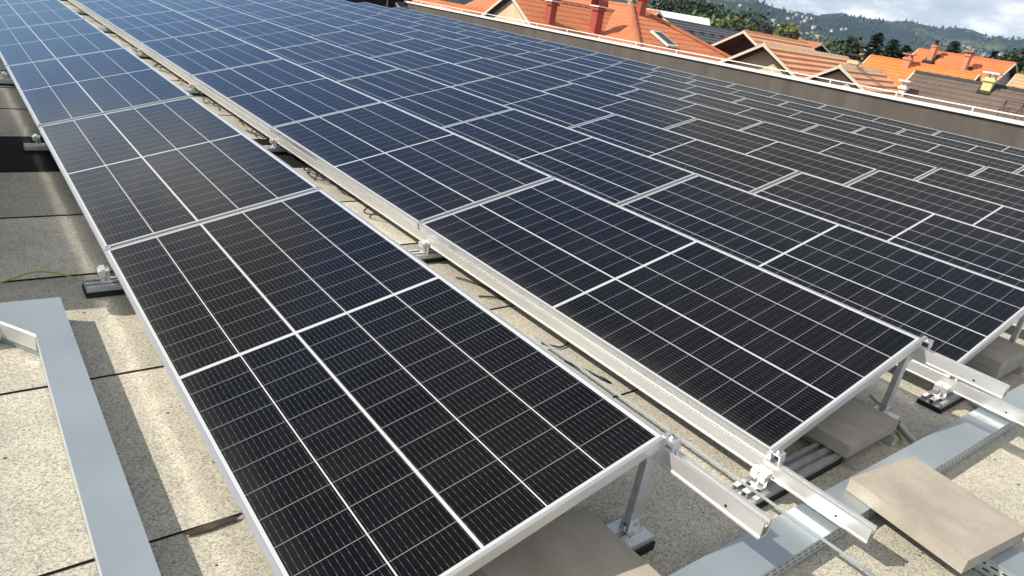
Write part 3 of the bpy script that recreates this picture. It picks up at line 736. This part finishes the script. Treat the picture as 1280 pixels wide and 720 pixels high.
def make_hills():
    A = [-30+.3*i for i in range(int(70/.3))]; A += [40+.1*i for i in range(int(40/.1))]; A += [80+.5*i for i in range(81)]
    Rs = [60, 110, 170, 240, 330]; 
    r = 330
    while r < 3400: r *= 1.032; Rs.append(r)
    v = []; f = []
    for a in A:
        for r in Rs: v.append((CAM.x+r*sin(radians(a)), CAM.y+r*cos(radians(a)), height(a, r)))
    n = len(Rs)
    for i in range(len(A)-1):
        for j in range(n-1): f.append((i*n+j, i*n+j+1, (i+1)*n+j+1, (i+1)*n+j))
    me = bpy.data.meshes.new('hills'); me.from_pydata(v, [], f); me.polygons.foreach_set('use_smooth', [True]*len(f)); me.update()
    m = Mat('wooded_hillside', rough=.95); c = m.coord('Object')
    n1 = m.noise(c, .0042, 7, .62, .6); n2 = m.noise(c, .035, 5, .65); n3 = m.noise(c, .0016, 3, .5)
    wood = m.ramp(n2, [(.3, (.009, .019, .014)), (.7, (.028, .048, .024))])
    mead = m.ramp(n2, [(.3, (.075, .115, .030)), (.7, (.16, .20, .06))])
    k = m.ramp(m.math('ADD', n1, m.math('MULTIPLY', m.math('SUBTRACT', n3, .5), .5)), [(.54, (0, 0, 0)), (.64, (1, 1, 1))])
    m.color(m.mix(k, wood, mead)).bump(n2, 1.0, 14); me.materials.append(m.m)
    o = bpy.data.objects.new('hills', me); COL.objects.link(o); o['kind'] = 'structure'
    g = MB(); n = 72
    for k in range(n):
        a, b_ = 2*pi*k/n, 2*pi*(k+1)/n
        for ra, rb, za, zb in ((0.01, 75, GZ-.3, GZ-.3), (75, 6000, GZ-.3, GZ-30)):
            g.poly([(ra*cos(a), ra*sin(a), za), (rb*cos(a), rb*sin(a), zb), (rb*cos(b_), rb*sin(b_), zb), (ra*cos(b_), ra*sin(b_), za)])
    mm = Mat('town_ground', rough=.95); c = mm.coord('Object'); mm.color(mm.mix(mm.ramp(mm.noise(c, .06, 5), [(.45, (0, 0, 0)), (.55, (1, 1, 1))]), (.05, .085, .025), (.16, .15, .13)))
    o = g.build('ground', mm.m); o['kind'] = 'structure'
make_hills()

def far_settlement():
    """countless specks of houses and tree clumps on the far slopes"""
    b = MB(); rr = random.Random(21); n = 0
    while n < 900:
        a = rr.uniform(44, 78); t = rr.random()**1.2; Rr = ridge_r(a); r = 700+(Rr*.9-700)*t
        dens = noise.noise((a*.55, r*.004, 7.7))
        if dens < .0 or (r > 1500 and dens < .2): continue
        z = height(a, r); x = CAM.x+r*sin(radians(a)); y = CAM.y+r*cos(radians(a))
        w, d, h = rr.uniform(2.0, 3.6), rr.uniform(1.8, 3.0), rr.uniform(2.2, 3.8); T = Matrix.Translation((x, y, z)) @ Matrix.Rotation(rr.uniform(0, pi), 4, 'Z')
        b.box((-w, -d, -2), (w, d, h), 0 if rr.random() < .8 else 2, T)
        m = rr.choice((0, 1, 3, 4)); k = h+d*.6
        P = [T @ Vector(p) for p in ((-w-.5, -d-.5, h), (w+.5, -d-.5, h), (w+.5, 0, k), (-w-.5, 0, k), (w+.5, d+.5, h), (-w-.5, d+.5, h))]
        b.poly([P[0], P[1], P[2], P[3]], m); b.poly([P[3], P[2], P[4], P[5]], m); b.poly([P[1], P[4], P[2]], 0); b.poly([P[0], P[3], P[5]], 0); n += 1
    tag(b.build('hillside_houses', [WHITEW, T_STRIPE, CREAM, T_SLATE, GREYW]), 'tiny pale houses scattered over the distant green hillsides', 'houses', kind='stuff')
    b = MB(); n = 0
    while n < 5200:
        a = rr.uniform(46, 76); t = rr.random()**1.4; Rr = ridge_r(a); r = 340+(Rr*.92-340)*t
        if noise.noise((a*.8, r*.006, 2.2)) < -.12: continue
        z = height(a, r); x = CAM.x+r*sin(radians(a)); y = CAM.y+r*cos(radians(a)); s = rr.uniform(3, 6.5)
        H = s*rr.uniform(1.2, 2.1); k0 = rr.random()*6
        ring = [(x+s*.6*cos(k0+k*2*pi/5)*rr.uniform(.7, 1.2), y+s*.6*sin(k0+k*2*pi/5)*rr.uniform(.7, 1.2), z+H*.35*rr.uniform(.7, 1.3)) for k in range(5)]
        top = (x+rr.uniform(-1, 1), y+rr.uniform(-1, 1), z+H); bot = (x, y, z-1); m = 0 if rr.random() < .7 else 1
        for k in range(5): b.poly([ring[k], ring[(k+1) % 5], top], m); b.poly([ring[(k+1) % 5], ring[k], bot], m)
        n += 1
    tag(b.build('hillside_wood', [L_DARK, L_GREEN]), 'dark woods and tree clumps covering the distant hillsides', 'woods', kind='stuff')
far_settlement()

# ------------------------------------------------------------------ houses beyond the parapet
class House:
    """gable or hipped house. local frame: x along the ridge, -y the slope that faces the camera, z = world height"""
    def __init__(s, name, label, c, az, L, hw, zr, ze, roof, wall, h0=0, h1=0, over=.45, steps=True, barge=WOOD, soffit=DARKWOOD_SHADE, ridge_mat=None, step_h=.035, cat='house'):
        s.root = thing(name, label, cat, (c[0], c[1], GZ-.3), pi/2-az)
        s.L, s.hw, s.zr, s.ze = L, hw, zr-(GZ-.3), ze-(GZ-.3); s.k = (zr-ze)/hw
        L2 = L/2; Z = lambda y: s.zr - s.k*abs(y)
        # walls with gables, set back under the overhang
        w = MB(); yo = hw-over; xa, xb = -L2+over, L2-over
        th = .16
        zt = lambda y: Z(y)-th
        for sy in (-1, 1):
            P = [(xa, sy*yo, 0), (xb, sy*yo, 0), (xb, sy*yo, zt(yo)), (xa, sy*yo, zt(yo))]; w.poly(P if sy < 0 else P[::-1])
        for x, sg in ((xa, -1), (xb, 1)):
            hip = (h0 if sg < 0 else h1) > 0
            P = [(x, -yo, 0), (x, yo, 0), (x, yo, zt(yo))] + ([] if hip else [(x, 0, zt(0))]) + [(x, -yo, zt(yo))]
            w.poly(P[::-1] if sg < 0 else P)
        s.wall = w.build('wall', wall, s.root)
        # tiled roof in overlapping courses
        b = MB(); slen = sqrt(1+s.k*s.k)*hw; n = max(4, int(slen/.36)) if steps else 1
        for sy in (-1, 1):
            for i in range(n):
                ya, yb = hw*(1-i/n), hw*(1-(i+1)/n)          # from the eave up
                la, ra = -L2+h0*(hw-ya)/hw, L2-h1*(hw-ya)/hw; lb, rb = -L2+h0*(hw-yb)/hw, L2-h1*(hw-yb)/hw
                za, zb = Z(ya)+(step_h if steps else 0), Z(yb)
                va, vb = i*slen/n, (i+1)*slen/n
                P = [(la, sy*ya, za), (ra, sy*ya, za), (rb, sy*yb, zb), (lb, sy*yb, zb)]; uv = [(la, va), (ra, va), (rb, vb), (lb, vb)]
                if sy > 0: P, uv = P[::-1], uv[::-1]
                b.poly(P, 0, uv)
                Q = [(la, sy*ya, Z(ya)-.02), (ra, sy*ya, Z(ya)-.02), (ra, sy*ya, za), (la, sy*ya, za)]
                b.poly(Q if sy < 0 else Q[::-1], 0)
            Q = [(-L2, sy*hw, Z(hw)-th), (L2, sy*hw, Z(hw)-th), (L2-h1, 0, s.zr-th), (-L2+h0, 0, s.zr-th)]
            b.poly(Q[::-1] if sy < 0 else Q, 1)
        for hh, sg in ((h0, -1), (h1, 1)):
            if hh > 0:
                nn = n
                for i in range(nn):
                    ta, tb = i/nn, (i+1)/nn
                    xa_, xb_ = sg*(L2-hh*ta), sg*(L2-hh*tb); ya, yb = hw*(1-ta), hw*(1-tb)
                    P = [(xa_, -ya, Z(ya)+(step_h if steps else 0)), (xa_, ya, Z(ya)+(step_h if steps else 0)), (xb_, yb, Z(yb)), (xb_, -yb, Z(yb))]
                    uv = [(-ya, ta*slen), (ya, ta*slen), (yb, tb*slen), (-yb, tb*slen)]
                    if sg < 0: P, uv = P[::-1], uv[::-1]
                    b.poly(P, 0, uv)
        s.roof = b.build('roof', [roof, soffit], s.root)
        # ridge tiles
        t = MB(); xl, xr = -L2+h0, L2-h1; m = max(2, int((xr-xl)/.4))
        for i in range(m):
            x0 = xl+(xr-xl)*i/m; x1 = xl+(xr-xl)*(i+1)/m+.04
            for sy in (-1, 1):
                P = [(x0, sy*.14, s.zr-.045), (x1, sy*.14, s.zr-.06), (x1, 0, s.zr+.065), (x0, 0, s.zr+.085)]
                t.poly(P if sy < 0 else P[::-1])
            t.poly([(x0, -.14, s.zr-.045), (x0, 0, s.zr+.085), (x0, .14, s.zr-.045)][::-1])
        for hh, sg in ((h0, -1), (h1, 1)):
            if hh > 0:
                for sy in (-1, 1): t.tube([(sg*(L2-hh), 0, s.zr+.03), (sg*L2, sy*hw, s.ze+.05)], .11, 6)
        t.build('ridge', ridge_mat or roof, s.roof)
        # barge boards on the gables
        for hh, sg in ((h0, -1), (h1, 1)):
            if hh == 0:
                for sy in (-1, 1):
                    q = MB(); x = sg*(L2+.015); d = .035
                    P = [(x-d, sy*hw, s.ze-.09), (x-d, 0, s.zr-.09), (x-d, 0, s.zr+.03), (x-d, sy*hw, s.ze+.03)]; Q = [(x+d, p[1], p[2]) for p in P]
                    q.poly(P); q.poly(Q[::-1])
                    for k in range(4): q.poly([P[k], P[(k+1) % 4], Q[(k+1) % 4], Q[k]])
                    q.build('barge_board', barge, s.root)
    def slope_z(s, y): return s.zr-s.k*abs(y)
    def chimney(s, x, y, h, w, d, mat, style='slab', cap=CAPM):
        z = s.slope_z(y)
        b = MB(); b.box((x-w/2, y-d/2, z-.5), (x+w/2, y+d/2, z+h)); b.box((x-w/2-.06, y-d/2-.06, z+h-.14), (x+w/2+.06, y+d/2+.06, z+h-.04)); o = b.build('chimney', mat, s.roof)
        c = MB()
        if style == 'arch':
            c.box((x-w/2-.1, y-d/2-.1, z+h), (x+w/2+.1, y+d/2+.1, z+h+.06), 1)
            n = 8
            for k in range(n):
                a, b2 = pi*k/n, pi*(k+1)/n; r_ = d/2+.05
                c.poly([(x-w/2-.1, y-r_*cos(a), z+h+.06+.35*sin(a)), (x+w/2+.1, y-r_*cos(a), z+h+.06+.35*sin(a)), (x+w/2+.1, y-r_*cos(b2), z+h+.06+.35*sin(b2)), (x-w/2-.1, y-r_*cos(b2), z+h+.06+.35*sin(b2))], 0)
                c.poly([(x-w/2-.1, y-(r_-.05)*cos(b2), z+h+.06+.3*sin(b2)), (x+w/2+.1, y-(r_-.05)*cos(b2), z+h+.06+.3*sin(b2)), (x+w/2+.1, y-(r_-.05)*cos(a), z+h+.06+.3*sin(a)), (x-w/2-.1, y-(r_-.05)*cos(a), z+h+.06+.3*sin(a))], 0)
            c.build('cap', [mat, WHITEW], o)
        elif style == 'slab':
            c.box((x-w/2-.12, y-d/2-.12, z+h+.16), (x+w/2+.12, y+d/2+.12, z+h+.23))
            for sx in (-1, 1):
                for sy in (-1, 1): c.box((x+sx*(w/2-.07)-.05, y+sy*(d/2-.07)-.05, z+h), (x+sx*(w/2-.07)+.05, y+sy*(d/2-.07)+.05, z+h+.16))
            c.build('cap', cap, o)
        elif style == 'cowl':
            c.tube([(x, y, z+h), (x, y, z+h+.3)], .13, 8); c.tube([(x, y, z+h+.3), (x, y, z+h+.42)], [.3, .05], 8); c.build('cap', SOIL, o)
        return o
    def flashing(s, x, y, w, d):
        b = MB(); k = s.k; sg = -1 if y <= 0 else 1
        P = [(x-w/2, y-d/2), (x+w/2, y-d/2), (x+w/2, y+d/2), (x-w/2, y+d/2)]
        b.poly([(px, py, s.slope_z(py)+.06) for px, py in P]); b.build('flashing', SOIL, s.roof)
    def window(s, side, x, z, w, h, mat=WHITEW):
        """side: 'a' gable at -x, 'b' gable at +x, 'n' near wall"""
        ov = .45
        f = MB(); g = MB()
        if side in 'ab':
            X = (-s.L/2+ov) if side == 'a' else (s.L/2-ov); sg = -1 if side == 'a' else 1
            xs = sorted((X-sg*.05, X+sg*.03)); f.box((xs[0], x-w/2, z), (xs[1], x+w/2, z+h)); o = f.build('window', mat, s.root)
            xs = sorted((X+sg*.0305, X+sg*.04)); g.box((xs[0], x-w/2+.07, z+.07), (xs[1], x-.03, z+h-.07)); g.box((xs[0], x+.03, z+.07), (xs[1], x+w/2-.07, z+h-.07)); g.build('pane', GLASSW, o)
        else:
            Y = -s.hw+ov; f.box((x-w/2, Y-.03, z), (x+w/2, Y+.05, z+h)); o = f.build('window', mat, s.root)
            g.box((x-w/2+.07, Y-.04, z+.07), (x-.03, Y-.0305, z+h-.07)); g.box((x+.03, Y-.04, z+.07), (x+w/2-.07, Y-.0305, z+h-.07)); g.build('pane', GLASSW, o)

# big coral hipped house with its cream gable wing
C_ = House('hipped_house', 'big coral-tiled hipped-roof house with a skylight on its right hip', (25.26, 25.71), 3.214, 17.05, 4.35, 1.88, -.41, T_CORAL, CREAM, 0, 6.12, step_h=.012)
C_.chimney(3.2, -.1, .48, .30, .34, REDBRICK, 'slab', REDBRICK)
def skylight():
    b = MB(); x, y = 5.7, -.75; T = Matrix.Translation((x, y, C_.slope_z(0)-(x-(17.05/2-6.12))/6.12*(C_.zr-C_.ze)+.06)) @ Matrix.Rotation(math.atan((C_.zr-C_.ze)/6.12), 4, 'Y')
    b.box((-.65, -.32, 0), (.65, .32, .09), 0, T); o = b.build('skylight', WHITEW, C_.roof)
    g = MB(); g.box((-.55, -.24, .0905), (.55, .24, .1), 0, T); g.build('pane', GLASSW, o)
skylight()
W_ = House('gable_wing', 'cream gable-fronted house whose coral slope carries two small red brick chimneys', (18.59+4.2*sin(1.6435), 24.17+4.2*cos(1.6435)), 1.6435, 8.4, 3.6, 1.523, -.50, T_CORAL, CREAM, step_h=.012, over=.2)
W_.window('a', -.5, W_.zr-2.35, 1.3, 1.0); W_.window('a', .9, W_.zr-2.3, .7, .9)
W_.chimney(-3.0, -1.5, .78, .30, .34, REDBRICK, 'arch'); W_.chimney(-.6, -1.62, .95, .36, .42, REDBRICK, 'arch')
# small rear roof peeping over the coral ridge
House('rear_house', 'small coral roof peeping up behind the ridge of the big hipped roof', (35.5, 34.0), 3.2, 7.0, 3.5, 2.0, -.2, T_CORAL, CREAM).chimney(-1.2, -.6, .5, .35, .35, WHITEW, 'slab')
# grey shadowed roof and an orange one at far left
B_ = House('grey_roof_house', 'house with dark grey roof between the orange roof at left and the cream gable', (19.5, 27.6), 1.70, 8.0, 3.6, .35, -1.6, T_DARK, CREAM)
A_ = House('left_orange_house', 'house with orange roof at the far left end of the parapet', (21.2, 34.2), 2.9, 10.0, 4.2, .55, -1.9, T_ORANGE2, WHITEW)
A_.chimney(-1.0, -1.2, .7, .5, .5, SOIL, 'slab'); A_.chimney(2.0, -1.6, .5, .9, .5, SOIL, 'slab')
# cream gable with striped tiles and its small front dormer wing
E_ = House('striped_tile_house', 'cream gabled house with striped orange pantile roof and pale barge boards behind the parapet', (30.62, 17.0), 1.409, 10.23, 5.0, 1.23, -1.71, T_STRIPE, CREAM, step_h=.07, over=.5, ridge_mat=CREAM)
E0 = House('rear_gable_house', 'gabled roof just behind the cream gable, its shaded wall coloured dark', (33.4, 20.6), 1.409, 8.0, 5.0, 1.62, -1.35, T_STRIPE, DARKWOOD_SHADE, step_h=.06, over=1.0, barge=WOOD)  # shadow on this gable wall is put into its dark material
E2 = House('dormer_house', 'small low gable with striped orange tiles in front of the larger striped roof', (28.79+.35*sin(1.391), 13.64+.35*cos(1.391)), 1.391, 5.6, 2.5, .93, -.56, T_STRIPE, CREAM, step_h=.06, over=.4, ridge_mat=CREAM)
E2.chimney(-.9, .1, .34, .34, .34, CREAM, 'slab', DARKWOOD_SHADE)
# grey shingle roof with snow guards, white roof behind it
D_ = House('slate_roof_house', 'long grey shingled roof with short dark snow guards beyond the coral roof', (42.08, 32.01), 1.314, 13.5, 5.0, 1.69, -.78, T_SLATE, GREYW)
for yv in (-1.1, -2.2, -3.3):
    for k in range(6):
        b = MB(); x = -4.6+k*1.75+(.5 if yv == -2.2 else 0); z = D_.slope_z(yv); b.box((x-.35, yv-.03, z), (x+.35, yv+.03, z+.12)); b.build('snow_guard', SOIL, D_.roof)
D_.chimney(3.6, -1.4, .75, .3, .3, SOIL, 'cowl')
House('white_roof_hall', 'low hall with pale white sheet roof behind the grey shingled roof', (57.0, 49.0), 2.42, 9.0, 5.5, 2.5, 1.35, T_WHITE, GREYW, steps=False, barge=CAPM)
# orange roof behind the striped one
F_ = House('far_orange_house', 'orange tiled roof with gable end coloured dark for shade rising behind the striped ridge', (49.98, 30.64), 3.704, 11.59, 5.0, 1.80, -1.27, T_ORANGE2, DARKWOOD_SHADE, step_h=.07)  # gable end faces away from the sun; its shade is painted dark
F_.chimney(-2.85, -.2, .6, .6, .7, SOIL, 'slab', SOIL); F_.chimney(1.7, -.35, .35, 1.1, .7, DARKWOOD_SHADE, 'slab', SOIL)
# bright orange pair
G_ = House('bright_orange_house', 'bright orange roof with single brick chimney in front of the larger orange roof', (48.34, 19.47), 3.02, 6.53, 5.0, 1.60, -1.42, T_ORANGE, WHITEW)
G_.chimney(-.79, -.5, .55, .42, .42, ORBRICK, 'slab', ORBRICK)
H_ = House('large_orange_house', 'large orange-red roof with two brick chimneys and shadowed grey gable end at right', (60.74, 21.87), 3.156, 6.99, 5.0, 2.74, -.30, T_ORANGE2, GREYW)
H_.chimney(-1.87, -1.14, 1.1, .36, .5, ORBRICK, 'cowl'); H_.chimney(.97, -1.91, 1.25, .36, .5, ORBRICK, 'slab', ORBRICK); H_.chimney(-1.72, -1.7, .3, .6, .5, SOIL, 'none')
H_.flashing(-1.87, -1.14, .8, 1.3); H_.flashing(.97, -1.91, .8, 1.3)
# brown roof at right
I_ = House('brown_roof_house', 'broad brown concrete-tile roof at right with a yellow chimney on its ridge', (33.5, 10.04), 3.044, 6.62, 5.0, 1.15, -1.87, T_BROWN, WHITEW, ridge_mat=T_DARK)
I_.chimney(-.33, -.33, .46, .36, .34, YELW, 'slab'); I_.flashing(-.33, -.40, .52, .6); I_.chimney(-3.0, -1.7, .42, .25, .25, WHITEW, 'slab', WHITEW)
def brown_hatch():
    b = MB()
    for x in (.75, 1.35):
        for y in (-2.0, -1.4): z = I_.slope_z(y); b.tube([(x, y, z), (x, y, z+.4)], .015, 6)
    for y in (-2.0, -1.4): z = I_.slope_z(y); b.tube([(.7, y, z+.4), (1.4, y, z+.4)], .015, 6)
    for x in (.75, 1.35): b.tube([(x, -2.0, I_.slope_z(-2.)+.4), (x, -1.4, I_.slope_z(-1.4)+.4)], .015, 6)
    b.build('roof_bracket', SOIL, I_.roof)
brown_hatch()
House('right_edge_house', 'small orange roof cut by the right picture edge beyond the brown roof', (57.27, 14.89), 3.036, 4.11, 4.0, 1.98, -.42, T_STRIPE, WHITEW, step_h=.06)
Y_ = House('yellow_house', 'tiny pale yellow house with grey roof in the distance between trees', (97.8, 48.5), 1.2, 8, 4.0, 2.9, .5, T_SLATE, YELW)

# ------------------------------------------------------------------ trees
def conifer(x, y, ztop, w, label, seed, hgt=None):
    rr = random.Random(seed); z0 = GZ-2; H = hgt or (ztop-z0)
    zb = ztop-H
    root = thing('conifer_tree', label, 'conifer', (x, y, zb), rr.random()*6, 'dark conifers behind the roofs')
    t = MB(); t.tube([(0, 0, -2), (0, 0, H*.5), (0, 0, H*.97)], [.22, .14, .03], 7); t.build('trunk', BARK, root)
    b = MB(); n = 0
    layers = int(H*3.6)
    for i in range(layers):
        f = ((i+rr.random()*.5)/layers)**.8; z = H*.12+H*.88*f; rad = w*(1-f)**.85*(.75+.45*rr.random())+.10
        nb = max(6, int(6+rad*5)); a0 = rr.random()*6
        for k in range(nb):
            a = a0+2*pi*k/nb+rr.uniform(-.25, .25); ln = rad*rr.uniform(.65, 1.15); 
            segs = max(2, int(ln/.35))
            for s in range(segs):
                d = ln*(s+.6)/segs; zz_ = z-d*.38+rr.uniform(-.12, .12); px, py = d*cos(a), d*sin(a); sz = rr.uniform(.2, .38)*(1.25-.4*s/segs)
                for q in range(2):
                    ax = Vector((cos(a+rr.uniform(-.7, .7)), sin(a+rr.uniform(-.7, .7)), rr.uniform(-.45, .1))); sd = ax.cross(Vector((rr.uniform(-.5, .5), rr.uniform(-.5, .5), 1))).normalized()
                    c = Vector((px, py, zz_)); b.poly([c-sd*sz*.6, c+ax*sz*1.2, c+sd*sz*.6, c-ax*sz*.5])
    b.build('crown', L_FIR, root)
def broadleaf(x, y, ztop, w, label, seed, mat, hgt=9, name='broadleaf_tree', crown=.62, n=1500, group=None):
    rr = random.Random(seed); zb = ztop-hgt
    root = thing(name, label, 'tree', (x, y, zb), 0, group)
    t = MB(); t.tube([(0, 0, -3), (.1, 0, hgt*.4), (0, .1, hgt*.8)], [.28, .2, .06], 7)
    for k in range(5):
        a = k*1.3; t.tube([(0, 0, hgt*(.3+.08*k)), (w*.5*cos(a), w*.5*sin(a), hgt*(.55+.07*k))], [.1, .03], 5)
    t.build('trunk', BARK, root)
    b = MB(); hc = hgt*crown/2; cz = hgt-hc
    cl = []
    for k in range(16):
        a = rr.random()*2*pi; e_ = rr.uniform(-.9, 1); rad = rr.uniform(.35, .8)
        cl.append((Vector((w*rad*cos(a)*sqrt(1-e_*e_*.8), w*rad*sin(a)*sqrt(1-e_*e_*.8), cz+hc*.82*e_)), rr.uniform(.25, .45)*w))
    cl.append((Vector((0, 0, cz)), w*.5))
    for k in range(n):
        c, r_ = rr.choice(cl); d = Vector((rr.gauss(0, 1), rr.gauss(0, 1), rr.gauss(0, 1))).normalized()*r_*rr.uniform(.55, 1.08); p_ = c+d; s = rr.uniform(.14, .34)*(w/3)**.5
        a1 = Vector((rr.gauss(0, 1), rr.gauss(0, 1), rr.gauss(0, .7))).normalized(); a2 = a1.cross(Vector((rr.gauss(0, 1), rr.gauss(0, 1), rr.gauss(0, 1)))).normalized()
        b.poly([p_-a1*s, p_-a2*s*.7, p_+a1*s, p_+a2*s*.7])
    b.build('crown', mat, root)
conifer(66.98, 31.89, 3.79, 7.2, 'tallest and leftmost dark conifer of the three behind the bright orange roof', 1)
conifer(67.46, 30.5, 3.45, 6.2, 'middle dark conifer of the three behind the bright orange roof', 2)
conifer(67.88, 29.5, 3.1, 5.6, 'right and shortest dark conifer of the three behind the bright orange roof', 3)
conifer(83.4, 31.66, 4.6, 6.4, 'dark conifer standing alone just behind the large orange roof ridge', 4)
conifer(88.6, 31.9, 3.95, 4.6, 'small slim conifer right of the lone conifer behind the large orange roof', 5)
conifer(89.4, 29.8, 4.3, 6.0, 'dark conifer right of the silver-leaved tree at the right', 6)
broadleaf(70.3, 36.3, 2.85, 2.7, 'dark rounded tree behind the striped roof ridge', 11, L_DARK)
broadleaf(71.4, 44.3, 3.0, 4.2, 'yellow-green tree behind the far orange roof', 12, L_YEL)
broadleaf(68.6, 39.5, 1.9, 1.8, 'small dark tree right of the far orange gable end', 13, L_DARK)
broadleaf(89.0, 31.0, 4.35, 1.9, 'silver-leaved tree behind the right part of the large orange roof', 14, L_PALE)
broadleaf(85.0, 27.0, 4.3, 2.4, 'green tree just behind the right end of the large orange roof', 15, L_DARK)
broadleaf(85.5, 25.2, 3.9, 2.6, 'yellow-green tree at the right picture edge above the small orange roof', 16, L_YEL)
broadleaf(70.5, 17.2, 2.2, 1.9, 'pale grey-green bush at the right edge beside the dark gable', 17, L_PALE)
broadleaf(71.3, 53.4, 3.1, 4.6, 'broad green tree behind the grey shingled roof', 18, L_GREEN, n=2400)
broadleaf(71.8, 50.0, 2.7, 3.6, 'lower green tree right of the broad tree behind the shingled roof', 19, L_GREEN)
broadleaf(75.0, 48.0, 2.4, 2.2, 'small olive tree between the shingled roof and the far orange roof', 20, L_YEL)
broadleaf(69.3, 30.0, 1.9, 1.6, 'light green bush at the foot of the three conifers', 21, L_YEL)
rr_ = random.Random(77)
for i in range(12):
    px_a = 49.0+i*.62; d = 118+rr_.uniform(-8, 14)
    top = 1.31+math.tan(radians(2.55-.09*i+rr_.uniform(-.18, .18)))*d
    broadleaf(CAM.x+d*sin(radians(px_a)), CAM.y+d*cos(radians(px_a)), top, rr_.uniform(3, 4.4), 'dark tree of the wood above the white hall, %s from the left' % ordw(i), 40+i, L_DARK, 14, 'dark_tree', .7, 1100, 'dark wood behind the white hall')

# ------------------------------------------------------------------ haze
hz = MB(); hz.box((-60, -60, -45), (3500, 3500, 330))
hm = bpy.data.materials.new('air_haze'); hm.use_nodes = True
for n in list(hm.node_tree.nodes): hm.node_tree.nodes.remove(n)
ho = hm.node_tree.nodes.new('ShaderNodeOutputMaterial'); pv = hm.node_tree.nodes.new('ShaderNodeVolumePrincipled')
pv.inputs['Color'].default_value = (.42, .64, 1.0, 1); pv.inputs['Density'].default_value = 0.00016; pv.inputs['Anisotropy'].default_value = .2
hm.node_tree.links.new(pv.outputs[0], ho.inputs['Volume'])
HZ = hz.build('haze', hm); HZ['kind'] = 'stuff'
tag(HZ, 'thin pale blue air haze over the town and hills', 'haze')
